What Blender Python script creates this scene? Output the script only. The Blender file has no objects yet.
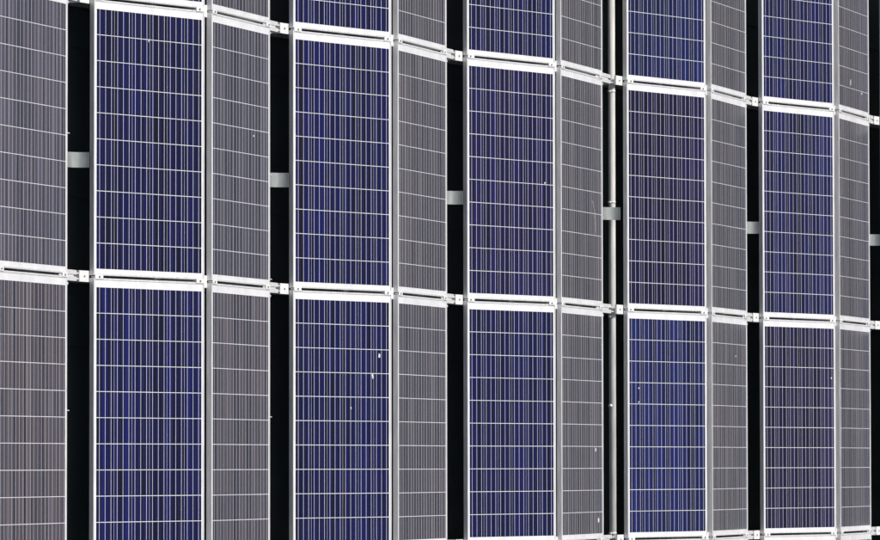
import bpy, bmesh, math, random
from mathutils import Vector, Matrix, Euler

random.seed(11)
scene = bpy.context.scene
col = scene.collection

# ------------------------------------------------------------------ camera
# world: +Y runs away from the viewer across the roof, X runs along the ridges, Z is up.
# The photograph is a long-lens view of the roof turned on its side (up in the world is right in the picture).
FOCAL = 4733.065 / 880 * 36.0
YAW, PITCH, ROLL = 1.066152, 0.04088, -0.001356
cam_data = bpy.data.cameras.new('camera')
cam = bpy.data.objects.new('camera', cam_data)
col.objects.link(cam)
cam_data.sensor_width = 36.0
cam_data.lens = FOCAL
cam_data.clip_start = 0.5
cam_data.clip_end = 20000


def turned(v):                       # picture axes -> world axes
    return Vector((-v[2], v[0], -v[1]))


fwd = Vector((math.sin(YAW) * math.cos(PITCH), math.cos(YAW) * math.cos(PITCH), math.sin(PITCH)))
rt0 = Vector((math.cos(YAW), -math.sin(YAW), 0))
up0 = rt0.cross(fwd)
rt = rt0 * math.cos(ROLL) + up0 * math.sin(ROLL)
up = -rt0 * math.sin(ROLL) + up0 * math.cos(ROLL)
R_, U_, F_ = turned(rt), turned(up), turned(fwd)
rot = Matrix((R_, U_, -F_)).transposed()
cam.matrix_world = Matrix.Translation(turned((-23.745951, -15.479766, -1.120714))) @ rot.to_4x4()
scene.camera = cam

# ------------------------------------------------------------------ light
SUN_EL = math.radians(57)
SUN_AZ = math.radians(-96)           # measured from +Y towards +X
world = bpy.data.worlds.new('World')
scene.world = world
world.use_nodes = True
wn = world.node_tree.nodes
wl = world.node_tree.links
for n in list(wn):
    wn.remove(n)
sky = wn.new('ShaderNodeTexSky')
sky.sky_type = 'NISHITA'
sky.sun_disc = False
sky.sun_elevation = SUN_EL
sky.sun_rotation = SUN_AZ
sky.dust_density = 6.0
sky.air_density = 1.0
bg = wn.new('ShaderNodeBackground')
bg.inputs['Strength'].default_value = 0.10
wo = wn.new('ShaderNodeOutputWorld')
wl.new(sky.outputs[0], bg.inputs[0])
wl.new(bg.outputs[0], wo.inputs[0])

sun_data = bpy.data.lights.new('sun', 'SUN')
sun_data.energy = 3.5
sun_data.angle = math.radians(0.53)
sun_data.color = (1.0, 0.97, 0.925)
sun = bpy.data.objects.new('sun', sun_data)
col.objects.link(sun)
sd = Vector((math.sin(SUN_AZ) * math.cos(SUN_EL), math.cos(SUN_AZ) * math.cos(SUN_EL), math.sin(SUN_EL)))
sun.rotation_euler = sd.to_track_quat('Z', 'Y').to_euler()
sun.location = (0, 0, 30)

scene.view_settings.view_transform = 'Standard'
scene.view_settings.look = 'None'
scene.view_settings.exposure = 0.0
scene.view_settings.gamma = 1.0


# ------------------------------------------------------------------ materials
def new_mat(name):
    m = bpy.data.materials.new(name)
    m.use_nodes = True
    return m, m.node_tree.nodes, m.node_tree.links, m.node_tree.nodes['Principled BSDF']


def mottled(name, c1, c2, scale, rough=0.5, metal=0.0, stretch=(1, 1, 1), bump=0.0, detail=4, coat=0.0):
    m, n, l, p = new_mat(name)
    tc = n.new('ShaderNodeTexCoord')
    mp = n.new('ShaderNodeMapping')
    mp.inputs['Scale'].default_value = stretch
    nz = n.new('ShaderNodeTexNoise')
    nz.inputs['Scale'].default_value = scale
    nz.inputs['Detail'].default_value = detail
    rp = n.new('ShaderNodeValToRGB')
    rp.color_ramp.elements[0].position = 0.3
    rp.color_ramp.elements[1].position = 0.7
    rp.color_ramp.elements[0].color = (*c1, 1)
    rp.color_ramp.elements[1].color = (*c2, 1)
    geo = n.new('ShaderNodeNewGeometry')
    l.new(geo.outputs['Position'], mp.inputs[0])
    l.new(mp.outputs[0], nz.inputs[0])
    l.new(nz.outputs[0], rp.inputs[0])
    l.new(rp.outputs[0], p.inputs['Base Color'])
    p.inputs['Roughness'].default_value = rough
    p.inputs['Metallic'].default_value = metal
    p.inputs['Coat Weight'].default_value = coat
    p.inputs['Coat Roughness'].default_value = 0.08
    if bump:
        b = n.new('ShaderNodeBump')
        b.inputs['Strength'].default_value = bump
        b.inputs['Distance'].default_value = 0.002
        l.new(nz.outputs[0], b.inputs['Height'])
        l.new(b.outputs[0], p.inputs['Normal'])
    return m


M_frame = mottled('anodised_aluminium', (0.50, 0.51, 0.515), (0.68, 0.685, 0.69), 22, 0.5, 0.15, (0.3, 3, 3))
M_back = mottled('white_backsheet', (0.62, 0.63, 0.64), (0.74, 0.745, 0.75), 9, 0.5, 0, coat=0.6)
M_galv = mottled('galvanised_steel', (0.60, 0.61, 0.60), (0.76, 0.76, 0.75), 38, 0.45, 0.3, bump=0.2)
M_plate = mottled('bright_aluminium_plate', (0.66, 0.67, 0.66), (0.78, 0.78, 0.77), 30, 0.5, 0.1)
M_bolt = mottled('dull_steel_bolt', (0.16, 0.16, 0.15), (0.30, 0.30, 0.29), 60, 0.5, 0.5)
M_tray = mottled('greenish_zinc_sheet', (0.22, 0.25, 0.247), (0.32, 0.35, 0.347), 26, 0.5, 0.35, (0.4, 2, 1), bump=0.15)
M_pipe = mottled('pale_grey_conduit', (0.40, 0.405, 0.39), (0.55, 0.555, 0.54), 10, 0.6, 0.0, (0.6, 3, 3))
M_roof = mottled('black_roof_membrane', (0.040, 0.054, 0.055), (0.060, 0.078, 0.079), 3, 0.8, 0, bump=0.3, detail=8)
M_ground = mottled('distant_ground', (0.10, 0.11, 0.08), (0.20, 0.19, 0.16), 0.02, 0.9)
M_wall = mottled('rendered_wall', (0.42, 0.41, 0.38), (0.50, 0.49, 0.46), 1.5, 0.85)
M_rubber = mottled('black_rubber', (0.02, 0.02, 0.02), (0.04, 0.04, 0.04), 30, 0.8)
M_drop = mottled('dried_dropping', (0.40, 0.42, 0.48), (0.80, 0.80, 0.82), 300, 0.8)
M_tie = mottled('white_nylon', (0.62, 0.62, 0.60), (0.75, 0.75, 0.73), 50, 0.5)


def cell_material():
    m, n, l, p = new_mat('polycrystalline_cell')

    def math_node(op, a, b=None, c=None):
        k = n.new('ShaderNodeMath')
        k.operation = op
        for i, v in enumerate((a, b, c)):
            if v is None:
                continue
            if isinstance(v, (int, float)):
                k.inputs[i].default_value = v
            else:
                l.new(v, k.inputs[i])
        return k.outputs[0]

    def mix(f, a, b):
        k = n.new('ShaderNodeMix')
        k.data_type = 'RGBA'
        for s, v in ((k.inputs[0], f), (k.inputs[6], a), (k.inputs[7], b)):
            if isinstance(v, tuple):
                s.default_value = (*v, 1)
            elif isinstance(v, (int, float)):
                s.default_value = v
            else:
                l.new(v, s)
        return k.outputs[2]

    def scaled(c, f):
        k = n.new('ShaderNodeVectorMath')
        k.operation = 'SCALE'
        l.new(c, k.inputs[0])
        if isinstance(f, (int, float)):
            k.inputs['Scale'].default_value = f
        else:
            l.new(f, k.inputs['Scale'])
        return k.outputs[0]

    tc = n.new('ShaderNodeTexCoord')
    sp = n.new('ShaderNodeSeparateXYZ')
    l.new(tc.outputs['Object'], sp.inputs[0])
    y = sp.outputs['Y']
    oi = n.new('ShaderNodeObjectInfo')
    tint, rnd, colid = oi.outputs['Color'], oi.outputs['Random'], oi.outputs['Alpha']
    # strips of slightly different crystal tone, running the length of the cell
    strip = math_node('FLOOR', math_node('MULTIPLY', math_node('ADD', y, 0.1), 1 / 0.0103))
    w1 = n.new('ShaderNodeTexWhiteNoise')
    w1.noise_dimensions = '2D'
    cv = n.new('ShaderNodeCombineXYZ')
    l.new(strip, cv.inputs[0])
    l.new(math_node('MULTIPLY', colid, 977.0), cv.inputs[1])
    l.new(cv.outputs[0], w1.inputs[0])
    w2 = n.new('ShaderNodeTexWhiteNoise')
    w2.noise_dimensions = '2D'
    cv2 = n.new('ShaderNodeCombineXYZ')
    l.new(math_node('ADD', strip, 40.0), cv2.inputs[0])
    l.new(math_node('MULTIPLY', rnd, 531.0), cv2.inputs[1])
    l.new(cv2.outputs[0], w2.inputs[0])
    tone = math_node('ADD', math_node('MULTIPLY', w1.outputs[0], 0.62), math_node('MULTIPLY', w2.outputs[0], 0.38))
    # crystal grain
    vo = n.new('ShaderNodeTexVoronoi')
    vo.inputs['Scale'].default_value = 60
    l.new(tc.outputs['Object'], vo.inputs['Vector'])
    vs = n.new('ShaderNodeSeparateColor')
    l.new(vo.outputs['Color'], vs.inputs[0])
    grain = math_node('ADD', 0.93, math_node('MULTIPLY', vs.outputs[0], 0.14))
    r = n.new('ShaderNodeMapRange')
    r.inputs['From Min'].default_value = 0.18
    r.inputs['From Max'].default_value = 0.85
    r.inputs['To Min'].default_value = 0.1
    r.inputs['To Max'].default_value = 2.0
    l.new(tone, r.inputs['Value'])
    base = scaled(tint, math_node('MULTIPLY', r.outputs[0], grain))
    # some strips are browner
    br = math_node('GREATER_THAN', w2.outputs[0], 0.80)
    base = mix(math_node('MULTIPLY', br, 0.34), base, (0.018, 0.016, 0.022))
    # printed contact fingers and the three busbars
    bar = None
    for off in (-0.0515, 0.0, 0.0515):
        b = math_node('LESS_THAN', math_node('ABSOLUTE', math_node('SUBTRACT', y, off)), 0.00165)
        bar = b if bar is None else math_node('MAXIMUM', bar, b)
    base = mix(bar, base, (0.50, 0.52, 0.72))
    # dust film
    nz = n.new('ShaderNodeTexNoise')
    nz.inputs['Scale'].default_value = 2.3
    nz.inputs['Detail'].default_value = 6
    geo = n.new('ShaderNodeNewGeometry')
    l.new(geo.outputs['Position'], nz.inputs[0])
    base = mix(math_node('MULTIPLY', nz.outputs[0], 0.008), base, (0.45, 0.40, 0.36))
    l.new(base, p.inputs['Base Color'])
    p.inputs['Roughness'].default_value = 0.55
    p.inputs['Specular IOR Level'].default_value = 0.05
    p.inputs['Sheen Weight'].default_value = 0.06
    p.inputs['Sheen Roughness'].default_value = 0.35
    p.inputs['Sheen Tint'].default_value = (1.0, 0.84, 0.72, 1)
    p.inputs['Coat Weight'].default_value = 1.0
    p.inputs['Coat IOR'].default_value = 1.38
    p.inputs['Coat Roughness'].default_value = 0.16
    return m


M_cell = cell_material()


# ------------------------------------------------------------------ helpers
def box(bm, x0, x1, y0, y1, z0, z1, bev=0.0):
    vs = [bm.verts.new(v) for v in ((x0, y0, z0), (x1, y0, z0), (x1, y1, z0), (x0, y1, z0),
                                    (x0, y0, z1), (x1, y0, z1), (x1, y1, z1), (x0, y1, z1))]
    fs = [bm.faces.new([vs[i] for i in f]) for f in
          ((3, 2, 1, 0), (4, 5, 6, 7), (0, 1, 5, 4), (1, 2, 6, 5), (2, 3, 7, 6), (3, 0, 4, 7))]
    if bev:
        es = list({e for f in fs for e in f.edges})
        bmesh.ops.bevel(bm, geom=es, offset=bev, segments=1, affect='EDGES')


def tube(bm, pts, r, seg=12, cap=True):
    rings = []
    for i, p in enumerate(pts):
        p = Vector(p)
        a = Vector(pts[max(i - 1, 0)])
        b = Vector(pts[min(i + 1, len(pts) - 1)])
        t = (b - a).normalized()
        u = t.orthogonal().normalized() if i == 0 else (u - t * u.dot(t)).normalized()
        w = t.cross(u)
        rings.append([bm.verts.new(p + r * (math.cos(2 * math.pi * k / seg) * u + math.sin(2 * math.pi * k / seg) * w))
                      for k in range(seg)])
    for a, b in zip(rings, rings[1:]):
        for k in range(seg):
            f = bm.faces.new((a[k], a[(k + 1) % seg], b[(k + 1) % seg], b[k]))
            f.smooth = True
    if cap:
        bm.faces.new(list(reversed(rings[0])))
        bm.faces.new(rings[-1])


def mesh_of(bm, name, mat):
    bmesh.ops.recalc_face_normals(bm, faces=bm.faces)
    me = bpy.data.meshes.new(name)
    bm.to_mesh(me)
    bm.free()
    me.materials.append(mat)
    return me


def put(name, me, parent=None, loc=(0, 0, 0), rotation=(0, 0, 0)):
    o = bpy.data.objects.new(name, me)
    col.objects.link(o)
    o.location = loc
    o.rotation_euler = rotation
    if parent:
        o.parent = parent
    return o


def obj(name, bm, mat, parent=None, **kw):
    return put(name, mesh_of(bm, name, mat), parent, **kw)


def tag(o, label, cat, group=None):
    o['label'] = label
    o['category'] = cat
    if group:
        o['group'] = group
    return o


def thing(name, label, cat, loc=(0, 0, 0), rotation=(0, 0, 0), group=None):
    o = put(name, None, None, loc, rotation)
    o.empty_display_size = 0.2
    return tag(o, label, cat, group)


def structure(name, bm, mat):
    o = obj(name, bm, mat)
    o['kind'] = 'structure'
    return o


# ------------------------------------------------------------------ layout numbers (metres)
PITCH_Y = 2.333628                  # one pair of panels and the gap behind it
WIDE = 0.104346                     # the fourth gap is wider, a pipe lies in it
TILT_B, TILT_G = 0.173786, 0.170894
W = 0.992
ROW = 1.67
L = 1.6545
SEAM = 0.085415
T = 0.035
ROOF_Z = -0.27
UNITS = range(0, 7)


def y_low(u):
    return PITCH_Y * (u - 1) + (WIDE if u >= 4 else 0.0)


def y_ridge(u):
    return y_low(u) + W * math.cos(TILT_B)


Z_RIDGE = W * math.sin(TILT_B)


def y_grey(u):
    return y_ridge(u) + SEAM


def y_end(u):
    return y_grey(u) + W * math.cos(TILT_G)


Z_END = Z_RIDGE - W * math.sin(TILT_G)

# ------------------------------------------------------------------ setting
bm = bmesh.new()
box(bm, -6000, 6000, -6000, 6000, -14.0, -13.0)
structure('ground', bm, M_ground)
bm = bmesh.new()
box(bm, -24, 24, -22, 34, ROOF_Z - 0.4, ROOF_Z)
roof = structure('flat_roof', bm, M_roof)
# welded overlaps of the membrane sheets
for i in range(-9, 10):
    bm = bmesh.new()
    x = i * 0.905 + 0.35
    box(bm, x - 0.06, x + 0.06, -6, 18, ROOF_Z, ROOF_Z + 0.006)
    obj('membrane_lap', bm, M_roof, roof)
building = thing('building', 'plain rendered building that carries the black roof under the panels', 'building',
                 (0, 6, -13))
bm = bmesh.new()
h = ROOF_Z - 0.402 + 13
box(bm, -23.9, 23.9, -27.9, 27.9, 0, h)
obj('wall', bm, M_wall, building)
bm = bmesh.new()
for a in ((-24.3, -24.002, -28.3, 28.3), (24.002, 24.3, -28.3, 28.3), (-24, 24, -28.3, -28.002), (-24, 24, 28.002, 28.3)):
    box(bm, a[0], a[1], a[2], a[3], h - 0.3, h + 0.75)
obj('parapet', bm, M_wall, building)

# ------------------------------------------------------------------ shared panel meshes
def ring_frame():
    """Hollow aluminium frame, top lip 11 mm wide, small bevel, long sides along X."""
    b = bmesh.new()
    hx, lip, bv = L / 2, 0.0115, 0.0012

    def loop(inset, z):
        return [b.verts.new(v) for v in ((-hx + inset, inset, z), (hx - inset, inset, z),
                                         (hx - inset, W - inset, z), (-hx + inset, W - inset, z))]
    loops = [loop(0.028, -T + 0.002), loop(0.028, -T), loop(0, -T), loop(0, -bv), loop(bv, 0), loop(lip - 0.001, 0),
             loop(lip, -0.001), loop(lip, -0.006), loop(0.002, -0.0061), loop(0.002, -T + 0.002)]
    for a, c in zip(loops, loops[1:] + loops[:1]):
        for k in range(4):
            b.faces.new((a[k], a[(k + 1) % 4], c[(k + 1) % 4], c[k]))
    return mesh_of(b, 'frame', M_frame)


me_frame = ring_frame()
b = bmesh.new()
box(b, -L / 2 + 0.0112, L / 2 - 0.0112, 0.0112, W - 0.0112, -0.0060, -0.0030)
me_back = mesh_of(b, 'backsheet', M_back)
CX, CY = 0.1520, 0.1543
b = bmesh.new()
box(b, -CX / 2, CX / 2, -CY / 2, CY / 2, -0.0012, 0)
me_cell = mesh_of(b, 'cell', M_cell)
b = bmesh.new()
box(b, -0.055, 0.055, 0.10, 0.21, -0.030, -0.0065, 0.003)
me_jbox = mesh_of(b, 'junction_box', M_rubber)
PX, PY = 0.15625, 0.15725
X_MARGIN = 0.0540                   # wider white margin on the -X end


def make_panel(name, label, group, unit, row, grey, tint):
    x = (row - 2) * ROW + ROW / 2
    if grey:
        loc, rx = (x, y_grey(unit), Z_RIDGE), -TILT_G
    else:
        loc, rx = (x, y_low(unit), 0.0), TILT_B
    rx += random.uniform(-0.0012, 0.0012)
    t = thing(name, label, 'solar panel', loc, (rx, 0, random.uniform(-0.0006, 0.0006)), group)
    put('frame', me_frame, t)
    put('backsheet', me_back, t)
    put('junction_box', me_jbox, t)
    x0 = -L / 2 + X_MARGIN + PX / 2 + random.uniform(-0.0006, 0.0006)
    y0 = W / 2 - 2.5 * PY + random.uniform(-0.0008, 0.0008)
    for j in range(6):
        cid = random.random()
        cf = random.uniform(0.86, 1.14)
        for i in range(10):
            c = put('cell', me_cell, t, (x0 + i * PX, y0 + j * PY, -0.0018))
            k = cf * random.uniform(0.85, 1.15)
            g = random.uniform(-0.03, 0.03)
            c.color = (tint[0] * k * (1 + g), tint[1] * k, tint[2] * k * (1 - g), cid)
    return t


# base tint of each column of panels: navy, a few purpler or bluer ones
NAVY = (0.0008, 0.0016, 0.036)
tints_blue = {(4, 1): (0.004, 0.002, 0.025), (4, 0): (0.002, 0.006, 0.052), (4, 2): (0.003, 0.006, 0.050),
              (5, 2): (0.009, 0.006, 0.028), (5, 1): (0.004, 0.0045, 0.044), (3, 1): (0.004, 0.003, 0.034),
              (1, 2): (0.002, 0.003, 0.046)}
GREY_REFLECTION = (0.056, 0.049, 0.050)  # same navy cells; grazing sky reflection painted into the tint of far-tilted panels
tints_reflection = {(0, 2): (0.058, 0.047, 0.048), (0, 1): (0.052, 0.046, 0.055), (1, 2): (0.057, 0.048, 0.050),
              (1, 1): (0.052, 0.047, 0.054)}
ROWTXT = {0: 'top row cut by upper picture edge', 1: 'upper full row',
          2: 'lower full row', 3: 'sliver along bottom picture edge'}
ORD = {1: 'first', 2: 'second', 3: 'third', 4: 'fourth', 5: 'fifth'}
for u in UNITS:
    for r in range(4):
        side = 'left' if (u == 0 and r < 3) else 'right' if u == 6 else 'bottom'
        hidden_b = u in (0, 6) or (r == 3 and u < 3)
        hidden_g = u == 6 or (r == 3 and u < 3)
        if hidden_b:
            lab = 'navy solar panel of the same array, wholly outside the picture, beyond its %s edge' % side
        else:
            lab = 'navy striped solar panel, %s blue column, %s' % (ORD[u], ROWTXT[r])
        make_panel('solar_panel', lab, 'navy solar panels tilted towards the viewer', u, r, False,
                   tints_blue.get((u, r), NAVY))
        if hidden_g:
            lab = 'grey solar panel of the same array, wholly outside the picture, beyond its %s edge' % side
        elif u == 0:
            lab = 'grey solar panel cut by left picture edge, %s' % ROWTXT[r]
        else:
            lab = 'grey solar panel, right of %s blue column, %s' % (ORD[u], ROWTXT[r])
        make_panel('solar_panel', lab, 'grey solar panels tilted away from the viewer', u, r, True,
                   tints_reflection.get((u, r), GREY_REFLECTION))

# ------------------------------------------------------------------ mounting rails, one under every joint between rows
# clamp: plate with a raised middle, long side along Y, and a bolt head
b = bmesh.new()
box(b, -0.0135, 0.0135, -0.036, 0.036, 0.0005, 0.0042, 0.0012)
box(b, -0.0040, 0.0040, -0.034, 0.034, -0.030, 0.0002)
me_clamp = mesh_of(b, 'clamp', M_plate)
b = bmesh.new()
tube(b, [(0, 0, 0.0043), (0, 0, 0.0085)], 0.0065, 6)
me_bolt = mesh_of(b, 'bolt', M_bolt)
# ridge bracket: folded plate across the seam
b = bmesh.new()
box(b, -0.038, 0.038, 0.001, 0.079, -0.036, -0.031, 0.0015)
box(b, -0.038, 0.038, 0.001, 0.006, -0.060, -0.0365)
box(b, -0.030, 0.030, 0.030, 0.050, -0.070, -0.0365)
me_ridge = mesh_of(b, 'ridge_bracket', M_plate)
# slotted arm that carries on below the grey panel: a channel with two lips
b = bmesh.new()
box(b, -0.033, -0.006, -0.10, 0.150, -0.012, -0.003, 0.0012)
box(b, 0.006, 0.033, -0.10, 0.150, -0.012, -0.003, 0.0012)
box(b, -0.033, -0.0295, -0.10, 0.150, -0.032, -0.0125)
box(b, 0.0295, 0.033, -0.10, 0.150, -0.032, -0.0125)
box(b, -0.0290, 0.0290, -0.10, 0.150, -0.034, -0.031)
box(b, -0.0055, 0.0055, -0.10, 0.115, -0.012, -0.007)
me_arm = mesh_of(b, 'slotted_arm', M_galv)
b = bmesh.new()
box(b, -0.021, -0.012, 0.1505, 0.215, -0.020, -0.012)
box(b, 0.012, 0.021, 0.1505, 0.215, -0.020, -0.012)
me_tongue = mesh_of(b, 'tongue', M_galv)
b = bmesh.new()
box(b, -0.034, 0.034, -0.100, 0.004, -0.041, -0.0365, 0.0015)
box(b, -0.034, 0.034, -0.100, -0.096, -0.052, -0.0415)
me_foot = mesh_of(b, 'foot_plate', M_plate)
b = bmesh.new()
tube(b, [(0.030, -0.02, -0.030), (0.040, 0.012, -0.012), (0.052, 0.026, -0.006), (0.062, 0.022, -0.012),
         (0.062, 0.008, -0.028)], 0.0085, 8)
me_hook = mesh_of(b, 'hook', M_galv)

RAILTXT = ['above the top picture edge', 'running under the uppermost white joint line',
           'running under the middle white joint line', 'under the white joint line at bottom edge',
           'below the bottom picture edge']
yA, yB = y_low(0) - 0.15, y_end(6) + 0.2
for ri in range(0, 5):
    xr = (ri - 2) * ROW
    t = thing('mounting_rail', 'pale metal mounting rail with square plates, ' + RAILTXT[ri],
              'mounting rail', (xr, 0, ROOF_Z), group='metal rails that carry the solar panels')
    z = -ROOF_Z
    bm = bmesh.new()
    box(bm, -0.03, 0.03, yA, yB, 0.025, 0.060)
    obj('base_channel', bm, M_bolt, t)
    for u in UNITS:
        for yy, top in ((y_low(u) + 0.02, z - 0.077), (y_ridge(u) + 0.04, z + Z_RIDGE - 0.072),
                        (y_end(u) - 0.03, z - 0.058)):
            bm = bmesh.new()
            box(bm, -0.02, 0.02, yy - 0.015, yy + 0.015, 0.0605, top)
            obj('post', bm, M_galv, t)
        bm = bmesh.new()
        yy = y_ridge(u) + 0.04
        box(bm, -0.15, 0.15, yy - 0.2, yy + 0.2, 0.001, 0.024)
        obj('rubber_pad', bm, M_rubber, t)
        R = Matrix.Rotation
        for start, zs, ang in ((y_low(u), 0.0, TILT_B), (y_grey(u), Z_RIDGE, -TILT_G)):
            for s in (0.042, W - 0.040):
                c = put('clamp', me_clamp, t, (random.uniform(-0.001, 0.001), start + s * math.cos(ang) + random.uniform(-0.004, 0.004),
                                               z + zs + s * math.sin(ang)), (ang, 0, random.uniform(-0.02, 0.02)))
                put('bolt', me_bolt, c, (0, random.uniform(-0.008, 0.004), 0), (0, 0, random.uniform(0, 1)))
        put('ridge_bracket', me_ridge, t, (0, y_ridge(u) + 0.002, z + Z_RIDGE))
        a = put('slotted_arm', me_arm, t, (0, y_end(u), z + Z_END), (-TILT_G, 0, 0))
        put('tongue', me_tongue, a)
        if u == 3:
            a.scale = (1, 1.42, 1)
        put('hook', me_hook, t, (random.uniform(-0.004, 0.004), y_end(u), z + Z_END - 0.01))
        f = put('foot_plate', me_foot, t, (random.uniform(-0.002, 0.002), y_low(u), z))
        bo = put('bolt', me_bolt, f, (0, -0.048, -0.0405))

# ------------------------------------------------------------------ curved sheet brackets, one in each dark gap, half way down the upper full row
xt = -ROW + 0.583 * ROW
GAPTXT = {0: 'in the leftmost dark gap', 1: 'in the dark gap left of the second blue column',
          2: 'in the dark gap left of the third blue column', 3: 'in the wide gap, crossing in front of the pipe',
          4: 'in the dark gap left of the fifth blue column', 5: 'in the dark gap at the right picture edge'}
for u in range(0, 6):
    ye = y_end(u)
    t = thing('bent_bracket', 'grey green curved sheet metal bracket ' + GAPTXT[u], 'bracket', (xt, ye, ROOF_Z),
              group='curved metal brackets in the dark gaps')
    y1 = (0.165 if u != 3 else 0.220)
    line = [(-0.25, 0.0), (y1, 0.0)] + [(y1 + 0.09 * math.sin(a), 0.09 * (1 - math.cos(a)))
                                        for a in [math.radians(4 * k) for k in range(1, 23)]]
    zb = -ROOF_Z - 0.100
    bm = bmesh.new()
    rows = []
    for k, (yy, zz) in enumerate(line):
        p0, p1 = line[max(k - 1, 0)], line[min(k + 1, len(line) - 1)]
        d = Vector((p1[0] - p0[0], p1[1] - p0[1])).normalized() * 0.003
        rows.append([bm.verts.new(v) for v in ((-0.046, yy, zb + zz), (0.046, yy, zb + zz),
                                               (0.046, yy + d.y, zb + zz - d.x), (-0.046, yy + d.y, zb + zz - d.x))])
    for a, c in zip(rows, rows[1:]):
        for k in range(4):
            bm.faces.new((a[k], a[(k + 1) % 4], c[(k + 1) % 4], c[k]))
    bm.faces.new(rows[0])
    bm.faces.new(list(reversed(rows[-1])))
    obj('bent_sheet', bm, M_tray, t)
    for yy in (-0.20, 0.05):
        bm = bmesh.new()
        box(bm, -0.02, 0.02, yy - 0.02, yy + 0.02, 0.001, zb - 0.0045)
        obj('post', bm, M_galv, t)

# ------------------------------------------------------------------ pipe in the wide gap
yp = y_end(3) + 0.347
zp = -0.098
t = thing('conduit_pipe', 'pale grey round pipe lying along the wide dark gap right of the third blue column', 'pipe',
          (0, yp, zp))
RP = 0.0255
bm = bmesh.new()
tube(bm, [(-3.6, 0, 0), (3.6, 0, 0)], RP, 28)
obj('pipe', bm, M_pipe, t)
for xx in (-1.64 + 0.04, 0.045, -0.79, 1.62):
    bm = bmesh.new()
    tube(bm, [(xx, 0, 0), (xx + 0.014, 0, 0)], RP + 0.002, 28)
    c = obj('pipe_collar', bm, M_galv, t)
    bm = bmesh.new()
    box(bm, xx + 0.002, xx + 0.014, -RP - 0.026, -RP - 0.0045, -0.006, 0.010, 0.001)
    obj('lug', bm, M_galv, c)
for xx in (-3.0, -ROW, 0.0, ROW, 2.6):
    bm = bmesh.new()
    box(bm, xx - 0.02, xx + 0.02, -0.02, 0.02, ROOF_Z - zp + 0.001, -RP - 0.0045)
    obj('pipe_foot', bm, M_galv, t)
bm = bmesh.new()
tube(bm, [(0.70, -0.050, 0.0), (0.70, -0.030, 0.004), (0.705, -0.024, 0.0)], 0.011, 8)
obj('lug', bm, M_galv, t)


# ------------------------------------------------------------------ small marks lying on the glass
def on_panel(u, grey, s, X, lift=0.0):
    ang = -TILT_G if grey else TILT_B
    y0, z0 = (y_grey(u), Z_RIDGE) if grey else (y_low(u), 0.0)
    n = Vector((0, -math.sin(ang), math.cos(ang)))
    return Vector((X, y0 + s * math.cos(ang), z0 + s * math.sin(ang))) + n * lift, ang


SPOTS = [(1, 0, .485, -1.445, 9, 14, 'small round white bird dropping near the top of the first blue column'),
         (2, 0, .867, .416, 12, 26, 'upper oval white bird dropping on the second blue column, lower row'),
         (2, 0, .800, .548, 12, 20, 'white bird dropping just below and left of the oval one'),
         (2, 0, .576, .759, 9, 14, 'faint bluish dropping low in the middle of the second blue column'),
         (4, 0, .139, .571, 10, 9, 'white fleck at left side of the fourth blue column, lower row'),
         (4, 0, .138, .673, 10, 10, 'white fleck just below another near the left side of fourth blue column'),
         (4, 1, .665, .307, 12, 11, 'bright white fleck on the grey panel right of the fourth blue column'),
         (3, 1, .809, 1.025, 22, 24, 'pale smear of dropping on grey panel beside the pipe, lower row'),
         (3, 1, .878, 1.527, 22, 22, 'pale smear of dropping at the foot of the grey panel beside the pipe'),
         (5, 1, .395, -1.924, 12, 34, 'long thin white streak on the grey panel at upper right'),
         (5, 1, .755, -1.854, 20, 14, 'small white streak right of the long one at upper right'),
         (5, 0, .934, .452, 12, 12, 'white fleck at the right side of the fifth blue column, lower row'),
         (3, 0, .872, -.838, 10, 10, 'white fleck at right side of the third blue column, upper full row'),
         (1, 1, .711, -.945, 14, 8, 'tiny pale fleck on the grey panel right of the first blue column')]
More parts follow.
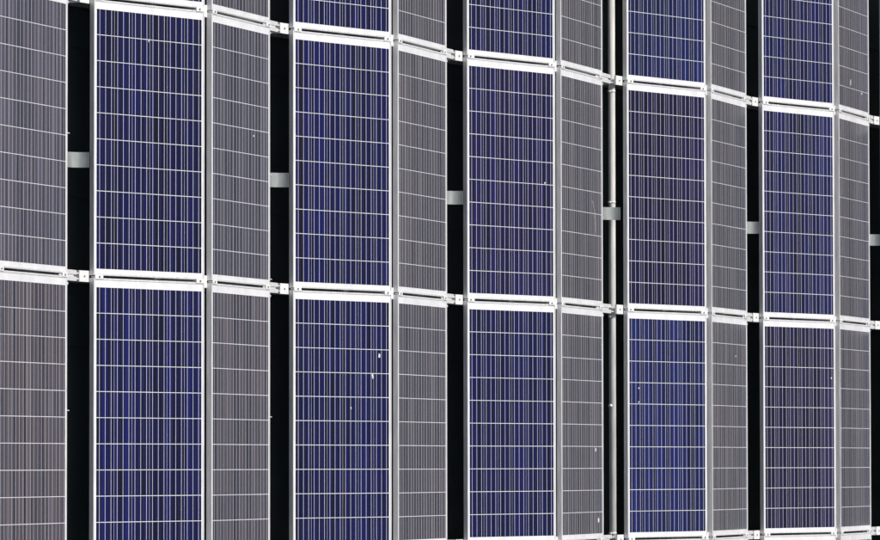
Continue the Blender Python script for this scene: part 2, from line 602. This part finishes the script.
for (u, g, s, X, hw, hl, lab) in SPOTS:
    p, ang = on_panel(u, g, s, X, -0.0016)
    bm = bmesh.new()
    rr = random.Random(int(X * 1000))
    n = 12
    rim, mid = [], []
    ph = [rr.uniform(0.45, 1.2) for _ in range(n)]
    for k in range(n):
        a = 2 * math.pi * k / n
        q = ph[k]
        rim.append(bm.verts.new((hl * .00085 * q * math.cos(a), hw * .00085 * q * math.sin(a), 0)))
        mid.append(bm.verts.new((hl * .0006 * q * math.cos(a), hw * .0006 * q * math.sin(a), 0.0011)))
    top = bm.verts.new((0, 0, 0.0016))
    for k in range(n):
        k2 = (k + 1) % n
        bm.faces.new((rim[k], rim[k2], mid[k2], mid[k]))
        bm.faces.new((mid[k], mid[k2], top))
    bm.faces.new(list(reversed(rim)))
    o = obj('bird_dropping', bm, M_drop, loc=p, rotation=(ang, 0, 0))
    tag(o, lab, 'bird dropping', 'bird droppings on the glass')
# a hair-thin curved fibre on the third grey column
p, ang = on_panel(3, 1, .74, -.60, 0.0005)
bm = bmesh.new()
tube(bm, [(-.16 + .03 * k, .02 * math.sin(k * .5) + .012 * k, 0.0) for k in range(9)], 0.0013, 5)
tag(obj('fibre', bm, M_tie, loc=p, rotation=(ang, 0, 0)),
    'thin pale curved fibre lying on the grey panel beside the pipe', 'fibre')
# cable ties whose tails stick out past the low edge of the grey panels
for (u, X, lab) in ((0, -.845, 'short white cable tie tail at left dark gap, upper full row'),
                    (0, .80, 'short white cable tie tail at left dark gap, lower row'),
                    (1, -.72, 'white cable tie tail at second dark gap, beside the cable tray'),
                    (1, -.055, 'white cable tie tail at second dark gap, just above the middle joint'),
                    (1, .82, 'white cable tie tail at second dark gap, lower row')):
    bm = bmesh.new()
    tube(bm, [(0, -0.01, -0.004), (0.002, 0.02, -0.006), (0.004, 0.030, -0.004)], 0.0028, 6)
    box(bm, -0.006, 0.006, -0.012, 0.002, -0.010, 0.000)
    tag(obj('cable_tie', bm, M_tie, loc=(X, y_end(u) + 0.004, Z_END - 0.004)), lab, 'cable tie',
        'cable ties on the panel edges')
